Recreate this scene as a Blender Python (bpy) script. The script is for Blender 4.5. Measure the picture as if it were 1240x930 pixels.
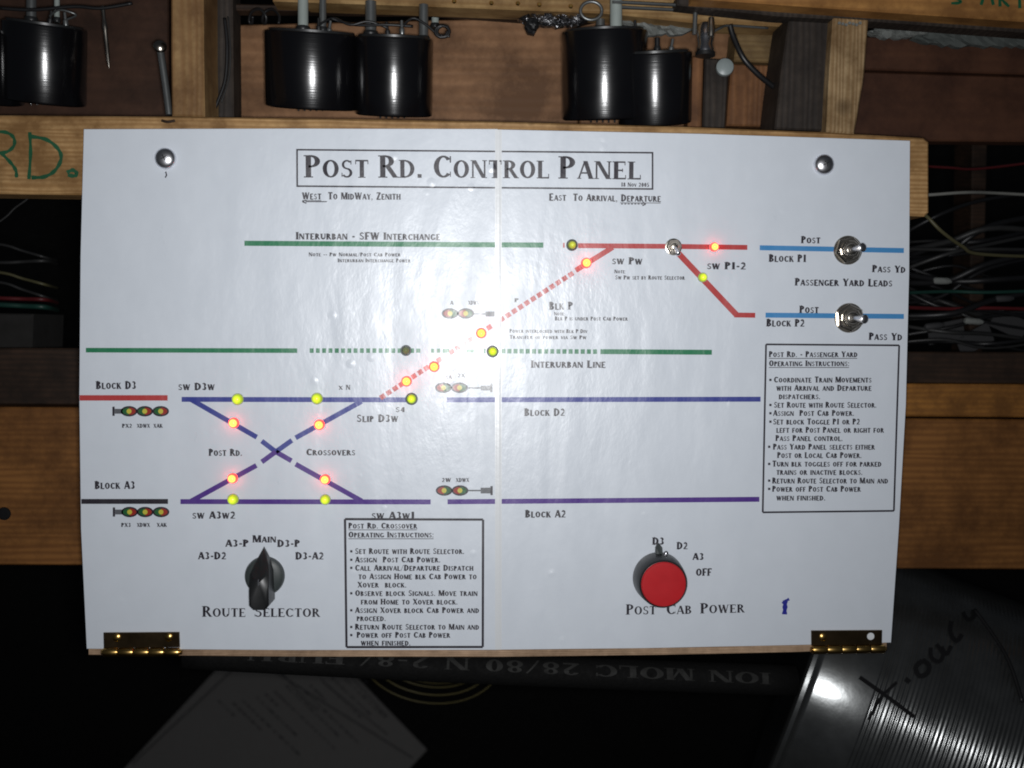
import bpy, math, random
from mathutils import Vector, Matrix
random.seed(7)
for o in list(bpy.data.objects): bpy.data.objects.remove(o)
SC = bpy.context.scene
COL = SC.collection
PI = math.pi
R = math.radians

# ------------------------------------------------------------------ camera
F_PX, CX, CY = 1217.0, 620.0, 465.0
CAM = Vector((-0.017677, -0.530461, 0.033835))
YAW, PIT, ROL = -0.0448635, -0.0537423, -0.009024
MC = Matrix.Rotation(YAW, 3, 'Z') @ Matrix.Rotation(PIT, 3, 'X') @ Matrix.Rotation(ROL, 3, 'Y')
cd = bpy.data.cameras.new('camera'); cam = bpy.data.objects.new('camera', cd); COL.objects.link(cam)
cam.matrix_world = Matrix.Translation(CAM) @ (MC @ Matrix.Rotation(PI/2, 3, 'X')).to_4x4()
cd.sensor_width = 36.0; cd.lens = F_PX/1240.0*36.0
cd.clip_start = 0.02; cd.clip_end = 50
cd.dof.use_dof = True; cd.dof.focus_distance = 0.535; cd.dof.aperture_fstop = 9.0
SC.camera = cam
SC.render.resolution_x = 1024; SC.render.resolution_y = 768

# ------------------------------------------------------------------ light
w = bpy.data.worlds.new('World'); SC.world = w; w.use_nodes = True
w.node_tree.nodes['Background'].inputs[0].default_value = (0.75, 0.85, 1.0, 1)
w.node_tree.nodes['Background'].inputs[1].default_value = 0.02
FLASH_W = 1.16
ld = bpy.data.lights.new('camera_flash', 'AREA'); ld.shape = 'RECTANGLE'; ld.size = 0.026; ld.size_y = 0.014
ld.energy = FLASH_W; ld.color = (0.985, 0.99, 1.0); ld.spread = R(130)
fl = bpy.data.objects.new('camera_flash', ld); COL.objects.link(fl)
fl.location = CAM + MC @ Vector((0.004, 0.006, -0.003))
fl.rotation_euler = (Vector((-0.02, 0.0, 0.10)) - fl.location).to_track_quat('-Z', 'Y').to_euler()
SC.view_settings.view_transform = 'Standard'; SC.view_settings.look = 'None'
SC.view_settings.exposure = 0; SC.view_settings.gamma = 1
SC.cycles.filter_width = 1.9

# ------------------------------------------------------------------ photo pixel -> point on the plane at depth y
def P(x, y, Y=0.0):
    d = MC @ Vector(((x-CX)/F_PX, 1.0, -(y-CY)/F_PX))
    return CAM + d*((Y-CAM.y)/d.y)
def mm(Y=0.0):            # metres per photo pixel at depth Y
    return (Y-CAM.y)/F_PX

# ------------------------------------------------------------------ object helpers
def tag(o, label=None, cat=None, group=None, kind=None):
    if label: o['label'] = label
    if cat: o['category'] = cat
    if group: o['group'] = group
    if kind: o['kind'] = kind
    return o
def empty(name, loc, label, cat, group=None):
    o = bpy.data.objects.new(name, None); COL.objects.link(o); o.location = loc
    o.empty_display_size = 0.02
    return tag(o, label, cat, group)
WLOC = {}
def obj(name, vf, mat, parent=None, smooth=False, label=None):
    vs, fs = vf
    vs = [Vector(v) for v in vs]
    lo = [min(v[i] for v in vs) for i in range(3)]; hi = [max(v[i] for v in vs) for i in range(3)]
    c = Vector([(a+b)/2 for a, b in zip(lo, hi)])
    me = bpy.data.meshes.new(name); me.from_pydata([v-c for v in vs], [], fs); me.update()
    me.materials.append(mat)
    o = bpy.data.objects.new(name, me); COL.objects.link(o)
    if smooth:
        for p in me.polygons: p.use_smooth = True
        if smooth != 'all':
            me.set_sharp_from_angle(angle=R(40))
    o.parent = parent
    pl = WLOC.get(parent.name, parent.location) if parent else Vector((0, 0, 0))
    o.location = c - pl
    WLOC[o.name] = c
    if label: o['label'] = label
    return o
def join(*parts):
    V, F = [], []
    for vs, fs in parts:
        n = len(V); V += list(vs); F += [tuple(i+n for i in f) for f in fs]
    return V, F
def prism(pts, depth, t):      # pts: photo pixels at depth; extruded t metres away from the lens; small bevel in front
    b = min(0.0009, t*0.2)
    fr = [P(x, y, depth) for x, y in pts]
    return extr(fr, t, b)
def extr(fr, t, b=0.0006):
    n = len(fr); c = sum(fr, Vector())/n
    ins = []
    for i in range(n):
        a, p, q = fr[i-1], fr[i], fr[(i+1) % n]
        e1 = (p-a).normalized(); e2 = (q-p).normalized()
        n1 = Vector((-e1.z, 0, e1.x)); n2 = Vector((-e2.z, 0, e2.x)); m = (n1+n2)
        if m.length < 1e-6: m = n1
        m.normalize(); k = b/max(0.35, m.dot(n1))
        s = 1 if (c-p).dot(m) > 0 else -1
        ins.append(p + m*k*s)
    V = ins + [p+Vector((0, b, 0)) for p in fr] + [p+Vector((0, t, 0)) for p in fr]
    F = [tuple(range(n))]
    for r in range(2):
        for i in range(n):
            j = (i+1) % n
            F.append((r*n+i, (r+1)*n+i, (r+1)*n+j, r*n+j))
    F.append(tuple(2*n+i for i in reversed(range(n))))
    return fixn(V, F)
def fixn(V, F):
    import bmesh
    bm = bmesh.new(); vs = [bm.verts.new(v) for v in V]
    for f in F:
        try: bm.faces.new([vs[i] for i in f])
        except ValueError: pass
    bmesh.ops.recalc_face_normals(bm, faces=bm.faces)
    bm.verts.index_update()
    V = [v.co.copy() for v in bm.verts]; F = [tuple(v.index for v in f.verts) for f in bm.faces]
    bm.free(); return V, F
def lathe(prof, o, axis, seg=32, cap=True):     # prof: [(radius, distance along axis)]
    axis = Vector(axis).normalized()
    u = axis.orthogonal().normalized(); v = axis.cross(u)
    V, F = [], []
    for r, h in prof:
        for k in range(seg):
            a = 2*PI*k/seg
            V.append(Vector(o)+axis*h+(u*math.cos(a)+v*math.sin(a))*r)
    for i in range(len(prof)-1):
        for k in range(seg):
            j = (k+1) % seg
            F.append((i*seg+k, i*seg+j, (i+1)*seg+j, (i+1)*seg+k))
    if cap:
        F.append(tuple(reversed(range(seg)))); F.append(tuple((len(prof)-1)*seg+k for k in range(seg)))
    return V, F
def hexn(c, r, t, rot=0.0, bev=0.0006, n=6):       # nut with its flat face to -Y
    fr = [Vector(c)+Vector((r*math.cos(rot+2*PI*k/n), 0, r*math.sin(rot+2*PI*k/n))) for k in range(n)]
    return extr([p+Vector((0, -t, 0)) for p in fr], t, bev)
def box(a, b):
    (x0, y0, z0), (x1, y1, z1) = a, b
    V = [Vector((x, y, z)) for x in (x0, x1) for y in (y0, y1) for z in (z0, z1)]
    F = [(0, 1, 3, 2), (4, 6, 7, 5), (0, 4, 5, 1), (2, 3, 7, 6), (0, 2, 6, 4), (1, 5, 7, 3)]
    return V, F
def smoothpath(pts, n=8):
    out = []
    for i in range(len(pts)-1):
        p0 = pts[max(i-1, 0)]; p1 = pts[i]; p2 = pts[i+1]; p3 = pts[min(i+2, len(pts)-1)]
        for k in range(n):
            t = k/n
            out.append(0.5*((2*p1)+(p2-p0)*t+(2*p0-5*p1+4*p2-p3)*t*t+(3*p1-p0-3*p2+p3)*t**3))
    out.append(pts[-1]); return out
def tube(pts, r, seg=8, sm=6):
    pts = smoothpath([Vector(p) for p in pts], sm) if sm and len(pts) > 2 else [Vector(p) for p in pts]
    V, F = [], []
    ref = Vector((0, 0, 1)) if abs((pts[1]-pts[0]).normalized().z) < .9 else Vector((1, 0, 0))
    for i, p in enumerate(pts):
        t = (pts[min(i+1, len(pts)-1)]-pts[max(i-1, 0)])
        t = t.normalized() if t.length > 0 else Vector((1, 0, 0))
        u = (ref - t*ref.dot(t)).normalized(); v = t.cross(u); ref = u
        for k in range(seg):
            a = 2*PI*k/seg; V.append(p+(u*math.cos(a)+v*math.sin(a))*r)
    for i in range(len(pts)-1):
        for k in range(seg):
            j = (k+1) % seg; F.append((i*seg+k, i*seg+j, (i+1)*seg+j, (i+1)*seg+k))
    F.append(tuple(reversed(range(seg)))); F.append(tuple((len(pts)-1)*seg+k for k in range(seg)))
    return V, F

# ------------------------------------------------------------------ materials
def mat(name):
    m = bpy.data.materials.new(name); m.use_nodes = True
    nt = m.node_tree; return m, nt, nt.nodes['Principled BSDF']
def nd(nt, t, **kw):
    n = nt.nodes.new(t)
    for k, v in kw.items():
        if hasattr(n, k): setattr(n, k, v)
        else: n.inputs[k].default_value = v
    return n
def mixc(nt, fac, a, b, mode='MIX'):
    n = nt.nodes.new('ShaderNodeMix'); n.data_type = 'RGBA'; n.blend_type = mode
    for s, v in ((0, fac), (6, a), (7, b)):
        if hasattr(v, 'is_output'): nt.links.new(v, n.inputs[s])
        elif isinstance(v, (tuple, list)): n.inputs[s].default_value = (*v[:3], 1)
        else: n.inputs[s].default_value = v
    return n.outputs[2]
def ramp(nt, src, stops):
    n = nt.nodes.new('ShaderNodeValToRGB'); e = n.color_ramp.elements
    while len(e) < len(stops): e.new(.5)
    for el, (p, c) in zip(e, stops):
        el.position = p; el.color = (*c, 1) if isinstance(c, tuple) else (c, c, c, 1)
    nt.links.new(src, n.inputs[0]); return n.outputs[0]
def pos(nt, scale=(1, 1, 1), loc=(0, 0, 0), rot=(0, 0, 0)):
    g = nt.nodes.new('ShaderNodeNewGeometry'); m = nt.nodes.new('ShaderNodeMapping')
    m.inputs['Scale'].default_value = scale; m.inputs['Location'].default_value = loc; m.inputs['Rotation'].default_value = rot
    nt.links.new(g.outputs['Position'], m.inputs['Vector']); return m.outputs[0]
def noise(nt, vec, scale, detail=4, rough=.55, dist=0):
    n = nt.nodes.new('ShaderNodeTexNoise'); n.inputs['Scale'].default_value = scale
    n.inputs['Detail'].default_value = detail; n.inputs['Roughness'].default_value = rough; n.inputs['Distortion'].default_value = dist
    nt.links.new(vec, n.inputs['Vector']); return n.outputs['Fac']
def bump(nt, h, strength, dist):
    b = nt.nodes.new('ShaderNodeBump'); b.inputs['Strength'].default_value = strength; b.inputs['Distance'].default_value = dist
    nt.links.new(h, b.inputs['Height']); return b

def laminate(name, col, coat=1.0):
    # print or paper seen under a thin wavy film of clear laminate
    m, nt, bs = mat(name)
    v1 = pos(nt)
    n = noise(nt, v1, 90, 3)
    c = mixc(nt, n, [x*0.965 for x in col], [min(1, x*1.03) for x in col])
    nt.links.new(c, bs.inputs['Base Color'])
    bs.inputs['Roughness'].default_value = .75; bs.inputs['Specular IOR Level'].default_value = .15
    bs.inputs['Coat Weight'].default_value = coat; bs.inputs['Coat IOR'].default_value = 1.6
    rr = ramp(nt, noise(nt, pos(nt, (1, 1, .45)), 55, 4, .6), [(0.32, .27), (.68, .47)])
    nt.links.new(rr, bs.inputs['Coat Roughness'])
    # slow vertical waves, puckers, and a few small blisters
    wv = noise(nt, pos(nt, (1, 1, .28), (3, 0, 1)), 34, 2, .5, .6)
    pk = noise(nt, pos(nt, (1, 1, .6)), 105, 4, .65)
    vo = nt.nodes.new('ShaderNodeTexVoronoi'); vo.inputs['Scale'].default_value = 62; nt.links.new(pos(nt), vo.inputs['Vector'])
    bl = ramp(nt, vo.outputs['Distance'], [(0.0, 1.0), (.16, 0.0)])
    sp = noise(nt, pos(nt, loc=(5, 2, 1)), 22, 2)
    spm = ramp(nt, sp, [(0.52, 0.0), (.6, 1.0)])
    mul = nt.nodes.new('ShaderNodeMath'); mul.operation = 'MULTIPLY'; nt.links.new(bl, mul.inputs[0]); nt.links.new(spm, mul.inputs[1])
    b1 = bump(nt, wv, .8, .0013); b2 = bump(nt, pk, .8, .00040); b3 = bump(nt, mul.outputs[0], .7, .0005)
    nt.links.new(b1.outputs[0], b2.inputs['Normal']); nt.links.new(b2.outputs[0], b3.inputs['Normal'])
    nt.links.new(b3.outputs[0], bs.inputs['Coat Normal'])
    return m
INK = laminate('printed_black_ink', (.022, .018, .028))
PAPER = laminate('laminated_white_paper', (.715, .765, .835))
GREEN = laminate('printed_green', (.012, .20, .085))
RED = laminate('printed_red', (.50, .045, .045))
BLUE = laminate('printed_blue', (.040, .055, .30))
PURP = laminate('printed_purple', (.085, .030, .26))
SKY = laminate('printed_light_blue', (.06, .27, .58))
YEL = laminate('printed_yellow', (.62, .55, .06))
SGRN = laminate('printed_signal_green', (.015, .12, .035))
SRED = laminate('printed_signal_red', (.34, .025, .015))
GREY = laminate('printed_grey', (.11, .115, .13))
PENB = laminate('blue_marker', (.015, .02, .30))

def wood(name, light, dark, axis='X', scale=1.0, seed=0, rough=.6, knots=.0, bstr=.35, ring=1.0):
    m, nt, bs = mat(name)
    lo = (seed*1.7, seed*.9, seed*2.3)
    sc = {'X': (6, 55, 70), 'Z': (60, 55, 5), 'Y': (60, 6, 60)}[axis]
    sc = tuple(s*scale for s in sc)
    fine = noise(nt, pos(nt, tuple(s*5 for s in sc), lo), 1.0, 5, .65)
    broad = noise(nt, pos(nt, tuple(s*.9 for s in sc), lo), 1.0, 3, .5, .4)
    wt = nt.nodes.new('ShaderNodeTexWave'); wt.wave_type = 'BANDS'; wt.bands_direction = 'Z' if axis == 'X' else 'X'
    wt.inputs['Scale'].default_value = 1.3; wt.inputs['Distortion'].default_value = 7; wt.inputs['Detail'].default_value = 3; wt.inputs['Detail Scale'].default_value = 1.1
    nt.links.new(pos(nt, tuple(s*1.1 for s in sc), lo), wt.inputs['Vector'])
    f = mixc(nt, .5*ring, broad, wt.outputs['Fac'])
    f = mixc(nt, .35, f, fine)
    c = mixc(nt, ramp(nt, f, [(.25, 0.0), (.72, 1.0)]), dark, light)
    # dirt and handling marks
    dn = ramp(nt, noise(nt, pos(nt, loc=lo), 28, 5, .7), [(.36, 0.0), (.62, 1.0)])
    c = mixc(nt, dn, [x*.62 for x in dark], c)
    if knots:
        vo = nt.nodes.new('ShaderNodeTexVoronoi'); vo.inputs['Scale'].default_value = 14
        nt.links.new(pos(nt, (1, 1, 1), lo), vo.inputs['Vector'])
        kf = ramp(nt, vo.outputs['Distance'], [(.08*knots, 1.0), (.14*knots, 0.0)])
        c = mixc(nt, kf, c, [x*.3 for x in dark])
    nt.links.new(c, bs.inputs['Base Color'])
    bs.inputs['Roughness'].default_value = rough; bs.inputs['Specular IOR Level'].default_value = .25
    b = bump(nt, f, bstr, .0008); nt.links.new(b.outputs[0], bs.inputs['Normal'])
    return m
PINE = wood('pine', (.60, .375, .17), (.34, .18, .065), 'X', 1.3, seed=1, knots=.45)
PINE_V = wood('pine_upright', (.37, .235, .105), (.25, .13, .052), 'Z', seed=2)
PINE_OLD = wood('weathered_pine_upright', (.50, .36, .20), (.27, .16, .07), 'Z', 1.6, seed=3, knots=.8, bstr=.7)
GREYW = wood('grey_brown_wood', (.060, .047, .038), (.030, .024, .021), 'Z', seed=4)  # on the stud beside the left post this dark tone stands in for shade
PLY = wood('brown_plywood', (.31, .165, .082), (.19, .092, .042), 'X', .5, seed=5, ring=.6)
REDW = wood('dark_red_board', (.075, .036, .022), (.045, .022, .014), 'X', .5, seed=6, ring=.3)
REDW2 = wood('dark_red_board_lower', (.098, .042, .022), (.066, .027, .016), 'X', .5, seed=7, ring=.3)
RAIL = wood('orange_pine', (.50, .25, .075), (.33, .15, .045), 'X', .8, seed=8)
TAN = wood('tan_rail', (.44, .29, .13), (.27, .15, .055), 'X', 1.0, seed=9)
LOWB = wood('lower_brown_plank', (.29, .125, .034), (.18, .072, .020), 'X', .8, seed=10, knots=.5)
LOWS = wood('lower_orange_strip', (.38, .165, .034), (.24, .10, .024), 'X', .9, seed=11)
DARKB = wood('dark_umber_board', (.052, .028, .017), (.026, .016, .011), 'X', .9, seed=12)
PBOARD = wood('raw_board_edge', (.60, .42, .28), (.36, .23, .14), 'X', 3.0, seed=13)
STUB = wood('orange_stub', (.26, .12, .05), (.16, .07, .03), 'Z', 1.0, seed=14)
LTBLK = wood('tan_block', (.25, .17, .075), (.17, .105, .045), 'X', 1.0, seed=15)

def simple(name, col, rough=.5, metal=0., spec=.5, coat=0., nz=.12, nscale=160, bstr=.15, bd=.0003, emit=None):
    m, nt, bs = mat(name)
    n = noise(nt, pos(nt), nscale, 4, .6)
    c = mixc(nt, n, [x*(1-nz) for x in col], [min(1, x*(1+nz)) for x in col])
    nt.links.new(c, bs.inputs['Base Color'])
    bs.inputs['Metallic'].default_value = metal; bs.inputs['Specular IOR Level'].default_value = spec
    rr = ramp(nt, noise(nt, pos(nt), nscale*.6, 3), [(.2, max(.02, rough*.8)), (.8, min(1, rough*1.2))])
    nt.links.new(rr, bs.inputs['Roughness']); bs.inputs['Coat Weight'].default_value = coat
    if bstr:
        b = bump(nt, n, bstr, bd); nt.links.new(b.outputs[0], bs.inputs['Normal'])
    return m
BLACKP = simple('glossy_black_plastic', (.004, .004, .005), .21, spec=.8, coat=.0, bstr=.05, nscale=90)
BLACKK = simple('satin_black_knob_plastic', (.014, .015, .016), .38, bstr=.1)
SKIRT = simple('grey_black_knob_skirt', (.045, .055, .055), .45)
_nt = BLACKP.node_tree; _bs = _nt.nodes['Principled BSDF']
_b = bump(_nt, noise(_nt, pos(_nt, (3, 3, 2600)), 1.0, 2), .4, .00009)
_nt.links.new(_b.outputs[0], _bs.inputs['Normal'])
ZINC = simple('zinc_bolt_head', (.86, .86, .90), .32, 1.0, bstr=.05)
REDCAP = simple('red_knob_cap', (.52, .012, .018), .5, spec=.3, bstr=.05)
STEEL = simple('nickel_steel', (.52, .48, .42), .28, 1.0, bstr=.12)
CHROME = simple('chrome', (.70, .70, .74), .24, 1.0, bstr=.02)
BRASS = simple('tarnished_brass', (.62, .40, .13), .3, 1.0, nz=.3, bstr=.25)
BRASSD = simple('dark_brass_leaf', (.17, .115, .06), .33, 1.0, nz=.3, bstr=.1)
TUBEG = simple('grey_plastic_tube', (.30, .34, .32), .4)
TUBED = simple('dull_grey_metal', (.20, .21, .21), .35, .7)
WIREB = simple('black_wire', (.010, .010, .011), .45)
WIREW = simple('pale_wire', (.22, .22, .20), .5)
WIREO = simple('olive_wire', (.08, .073, .035), .5)
WIRER = simple('red_wire', (.09, .009, .011), .5)
WIREG = simple('green_wire', (.010, .045, .034), .5)
WIREGY = simple('grey_wire', (.024, .024, .024), .5)
WIREY = simple('yellow_coil_wire', (.12, .10, .035), .45)
FOIL = simple('crumpled_foil', (.30, .30, .31), .3, 1.0, nz=.4, bstr=.8, bd=.002, nscale=260)
RAG = simple('dirty_grey_rag', (.17, .18, .17), .85, nz=.4, bstr=.6, bd=.002)
MARK = simple('green_marker', (.010, .085, .035), .5, nz=.4)
MARKK = simple('black_marker', (.012, .012, .013), .85, spec=.08)
PIPEM = simple('black_conduit', (.005, .005, .005), .85, spec=.15, nz=.5, bstr=.4, bd=.0012, nscale=500)
PIPET = simple('faded_grey_print', (.013, .013, .012), .8, nz=.6, nscale=400)
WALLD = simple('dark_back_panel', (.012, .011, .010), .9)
FLOORD = simple('dark_floor', (.016, .014, .012), .8, nz=.5, nscale=12)
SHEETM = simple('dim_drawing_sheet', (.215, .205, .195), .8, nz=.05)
SHEETI = simple('drawing_ink', (.045, .045, .05), .8)
TAGM = simple('grey_tag', (.032, .032, .034), .7)
PALE = simple('pale_round_plastic', (.26, .30, .30), .4)

def led_mat(name, tip, rim, s_tip, s_rim, zc=0):
    # the chip sits in the dome: brighter towards the tip of the lens (object space along the stem)
    m, nt, bs = mat(name)
    tc = nt.nodes.new('ShaderNodeTexCoord'); sx = nt.nodes.new('ShaderNodeSeparateXYZ'); nt.links.new(tc.outputs['Object'], sx.inputs[0])
    mr = nt.nodes.new('ShaderNodeMapRange'); mr.inputs['From Min'].default_value = -.0004; mr.inputs['From Max'].default_value = -.0019
    nt.links.new(sx.outputs['Y'], mr.inputs['Value'])
    c = mixc(nt, mr.outputs[0], rim, tip)
    nt.links.new(c, bs.inputs['Emission Color'])
    m2 = nt.nodes.new('ShaderNodeMapRange'); m2.inputs['To Min'].default_value = s_rim; m2.inputs['To Max'].default_value = s_tip
    nt.links.new(mr.outputs[0], m2.inputs['Value']); nt.links.new(m2.outputs[0], bs.inputs['Emission Strength'])
    bs.inputs['Base Color'].default_value = (*[x*.6 for x in rim], 1); bs.inputs['Roughness'].default_value = .15
    return m
LRED = led_mat('lit_red_lens', (1, .40, .07), (1, .012, .010), 2.6, 9.0)
LYG = led_mat('lit_yellow_green_lens', (.78, .95, .06), (.45, .60, .02), 1.25, .55)
LDIM = led_mat('dim_yellow_green_lens', (.80, .85, .10), (.45, .50, .05), .75, .18)
LOFF = led_mat('unlit_olive_lens', (.40, .44, .20), (.30, .33, .16), .12, .05)

# ------------------------------------------------------------------ setting
rw = obj('back_wall', box((-2.6, 1.6, -1.0), (2.6, 1.66, 1.3)), WALLD); tag(rw, kind='structure')
fl_ = obj('floor', box((-2.6, -1.5, -1.06), (2.6, 1.6, -1.0)), FLOORD); tag(fl_, kind='structure')

# ------------------------------------------------------------------ planks and posts behind the panel
t = obj('rail_plank', prism([(-60, 139), (207, 141), (420, 144), (600, 147), (820, 153), (1000, 160), (1119, 167), (1125, 172), (1125, 257), (1120, 262), (600, 246), (95, 236), (-60, 234)], .0075, .019), PINE)
tag(t, 'long light pine plank behind the top of the white panel, marked RD. in green', 'plank')
RAILP = t
def stroke_px(pts, wpx, Y, smooth=6, taper=False):     # flat pen stroke on the plane at depth Y
    q = smoothpath([Vector((x, y, 0)) for x, y in pts], smooth) if len(pts) > 2 else [Vector((x, y, 0)) for x, y in pts]
    V, F = [], []
    for i, p in enumerate(q):
        d = (q[min(i+1, len(q)-1)]-q[max(i-1, 0)]).normalized(); n = Vector((-d.y, d.x, 0))
        ww = wpx/2*(1+.18*math.sin(i*1.3))
        a = p+n*ww; b = p-n*ww
        V += [P(a.x, a.y, Y), P(b.x, b.y, Y)]
    for i in range(len(q)-1): F.append((2*i, 2*i+2, 2*i+3, 2*i+1))
    return V, F
YR = .0075-.00006
obj('handwriting', join(
    stroke_px([(-14, 160), (-13, 185), (-15, 214)], 4, YR), stroke_px([(-13, 160), (6, 160), (16, 166), (17, 176), (8, 184), (-6, 185)], 4, YR-.00001),
    stroke_px([(0, 184), (12, 196), (19, 206), (20, 215)], 4, YR-.00002),
    stroke_px([(36, 160), (37, 185), (35, 217)], 4, YR-.00003),
    stroke_px([(36, 165), (56, 169), (70, 180), (74, 192), (67, 206), (54, 214), (38, 215)], 4.4, YR-.00004),
    stroke_px([(81, 209), (88, 206), (93, 210), (90, 213), (82, 212)], 4.5, YR-.00005)), MARK, RAILP, label='green handwritten letters RD.')
# pine knot chip near the left post foot
obj('splinter', join(tube([P(196, 146, .0065), P(203, 147.5, .006), P(212, 146, .0068)], .0007)), DARKB, RAILP)

t = obj('wood_post', prism([(207, -50), (246, -50), (246.5, 60), (248, 141.3), (208, 140.3), (207, 60)], .012, .03), PINE_V); tag(t, 'light pine post standing on the rail left of the panel bolts', 'post')
t = obj('dark_stud', prism([(256, -50), (281, -50), (283, 152), (246, 152), (247, 40)], .046, .02), GREYW); tag(t, 'stud right of the light pine post, its shade put into a dark grey brown colour', 'post')  # shade on the stud's face is put into its dark wood colour
t = obj('wood_post', prism([(1009, 20), (1052, 23), (1047, 90), (1035, 162), (1001, 159.6), (1004, 100)], .012, .03), PINE_OLD); tag(t, 'weathered knotty pine post above the panel, right of the dark post', 'post')
obj('post_end_fibre', join(*[box(P(1016+i*4.2, 28+(i % 3), .0118)-Vector((.0007, .0007, .0007)), P(1016+i*4.2, 28+(i % 3), .0118)+Vector((.0007, .0007, .0006))) for i in range(7)]), RAG, t, label='pale splintered fibre at the post top')
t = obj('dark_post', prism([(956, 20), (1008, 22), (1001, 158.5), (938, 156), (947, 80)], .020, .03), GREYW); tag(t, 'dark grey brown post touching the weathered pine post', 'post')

t = obj('back_board', prism([(283, 30), (700, 20), (700, 185), (283, 185)], .085, .012), PLY); tag(t, 'brown plywood board behind the black cylinders in the centre', 'board')
t = obj('back_board', prism([(702, 20), (900, 20), (900, 185), (702, 185)], .090, .012), PLY); tag(t, 'brown plywood strip behind the rightmost pair of black cylinders', 'board')
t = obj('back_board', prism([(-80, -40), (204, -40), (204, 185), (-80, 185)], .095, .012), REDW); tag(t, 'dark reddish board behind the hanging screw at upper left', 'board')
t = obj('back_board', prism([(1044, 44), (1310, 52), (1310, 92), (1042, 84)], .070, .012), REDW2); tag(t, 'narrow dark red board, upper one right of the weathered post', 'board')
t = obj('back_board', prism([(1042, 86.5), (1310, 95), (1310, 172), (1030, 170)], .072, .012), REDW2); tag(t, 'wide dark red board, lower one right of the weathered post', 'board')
t = obj('wood_block', prism([(893, 34), (945, 36), (944, 76), (889, 74)], .06, .02), LTBLK); tag(t, 'tan wood block behind the slanting black cable', 'block')
t = obj('wood_block', prism([(886, 77), (938, 79), (930, 153), (880, 152)], .062, .02), STUB); tag(t, 'orange brown wood block below the tan block', 'block')
t = obj('narrow_batten', prism([(838, 68), (852, 68), (850, 155), (833, 155)], .05, .012), STUB); tag(t, 'narrow orange batten under the clear terminal', 'batten')
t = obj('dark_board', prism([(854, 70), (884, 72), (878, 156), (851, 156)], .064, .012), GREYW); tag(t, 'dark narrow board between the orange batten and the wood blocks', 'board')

# rails along the top edge of the view
t = obj('top_rail', prism([(330, -50), (960, -50), (958, 32), (850, 28.5), (735, 16), (520, 7.5), (330, 1)], .040, .018), TAN); tag(t, 'tan rail with brass pins crossing above the black cylinders', 'rail')
for (x, y) in ((550, 2), (595, 4), (627, 4.5), (653, 6), (691, 8)):
    obj('brass_pin', lathe([(.0011, 0), (.0013, .0006), (.0008, .0014)], P(x, y, .040), (0, -1, 0), 12), BRASS, t, True)
t = obj('rail_shadow_strip', prism([(283, 4), (520, 10), (735, 19), (700, 27), (520, 14), (283, 12)], .055, .01), DARKB); tag(t, 'thin dark strip standing in for the shadow under the tan rail', 'batten')  # shadow below the tan rail, built as a dark-coloured strip
t = obj('upper_board', prism([(840, -60), (1310, -60), (1310, 31), (1240, 26), (1050, 13), (866, 0), (840, -2)], .0, .018), RAIL); tag(t, 'orange pine board across the top right corner with writing', 'board')
YU = -.00006
obj('handwriting', join(stroke_px([(1158, -12), (1151, -6), (1160, -1), (1163, 3), (1152, 4)], 3.4, YU), stroke_px([(1188, 6), (1196, -14), (1203, 6)], 3.4, YU-.00001),
    stroke_px([(1210, -14), (1211, 8)], 3.4, YU-.00002), stroke_px([(1210, -12), (1220, -9), (1212, -3), (1222, 8)], 3.4, YU-.00003), stroke_px([(1234, -14), (1235, 10)], 3.4, YU-.00004)), MARK, t, label='lower ends of green handwritten letters')
t = obj('dark_trim', prism([(820, -4), (866, 1.5), (1050, 14.5), (1310, 33), (1310, 44), (1050, 25), (940, 19), (820, 6)], .012, .012), GREYW); tag(t, 'dark trim strip under the orange board at the top right', 'trim')
t = obj('metal_strip', prism([(742, 0), (860, 6), (1000, 15), (1000, 17), (860, 9), (742, 3)], .016, .002), TUBED); tag(t, 'thin grey metal strip above the clear terminal', 'strip')
t = obj('metal_strip', prism([(742, 6), (860, 12), (945, 17), (945, 19), (860, 15), (742, 9)], .022, .002), TUBED); tag(t, 'thin grey metal strip, lower of the two at the top', 'strip')

# lower planks seen on both sides of the panel
t = obj('lower_plank', prism([(-90, 492), (300, 496), (900, 505), (1330, 509), (1330, 690), (600, 686), (-90, 684)], .08, .02), LOWB); tag(t, 'wide brown plank running behind the lower half of the panel', 'plank')
obj('plank_hole', lathe([(.004, 0), (.0038, .0008), (.0025, .0012)], P(5, 622, .0793), (0, -1, 0), 20), MARKK, t, label='dark round bolt head at the left end')
t = obj('orange_batten', prism([(640, 462), (1330, 466), (1330, 506), (640, 500.5)], .076, .02), LOWS); tag(t, 'orange batten lying on the wide brown plank right of the panel', 'batten')
t = obj('umber_board', prism([(-90, 421), (1330, 427), (1330, 468), (600, 492), (-90, 490)], .092, .02), DARKB); tag(t, 'dark umber board above the wide brown plank', 'board')

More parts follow.
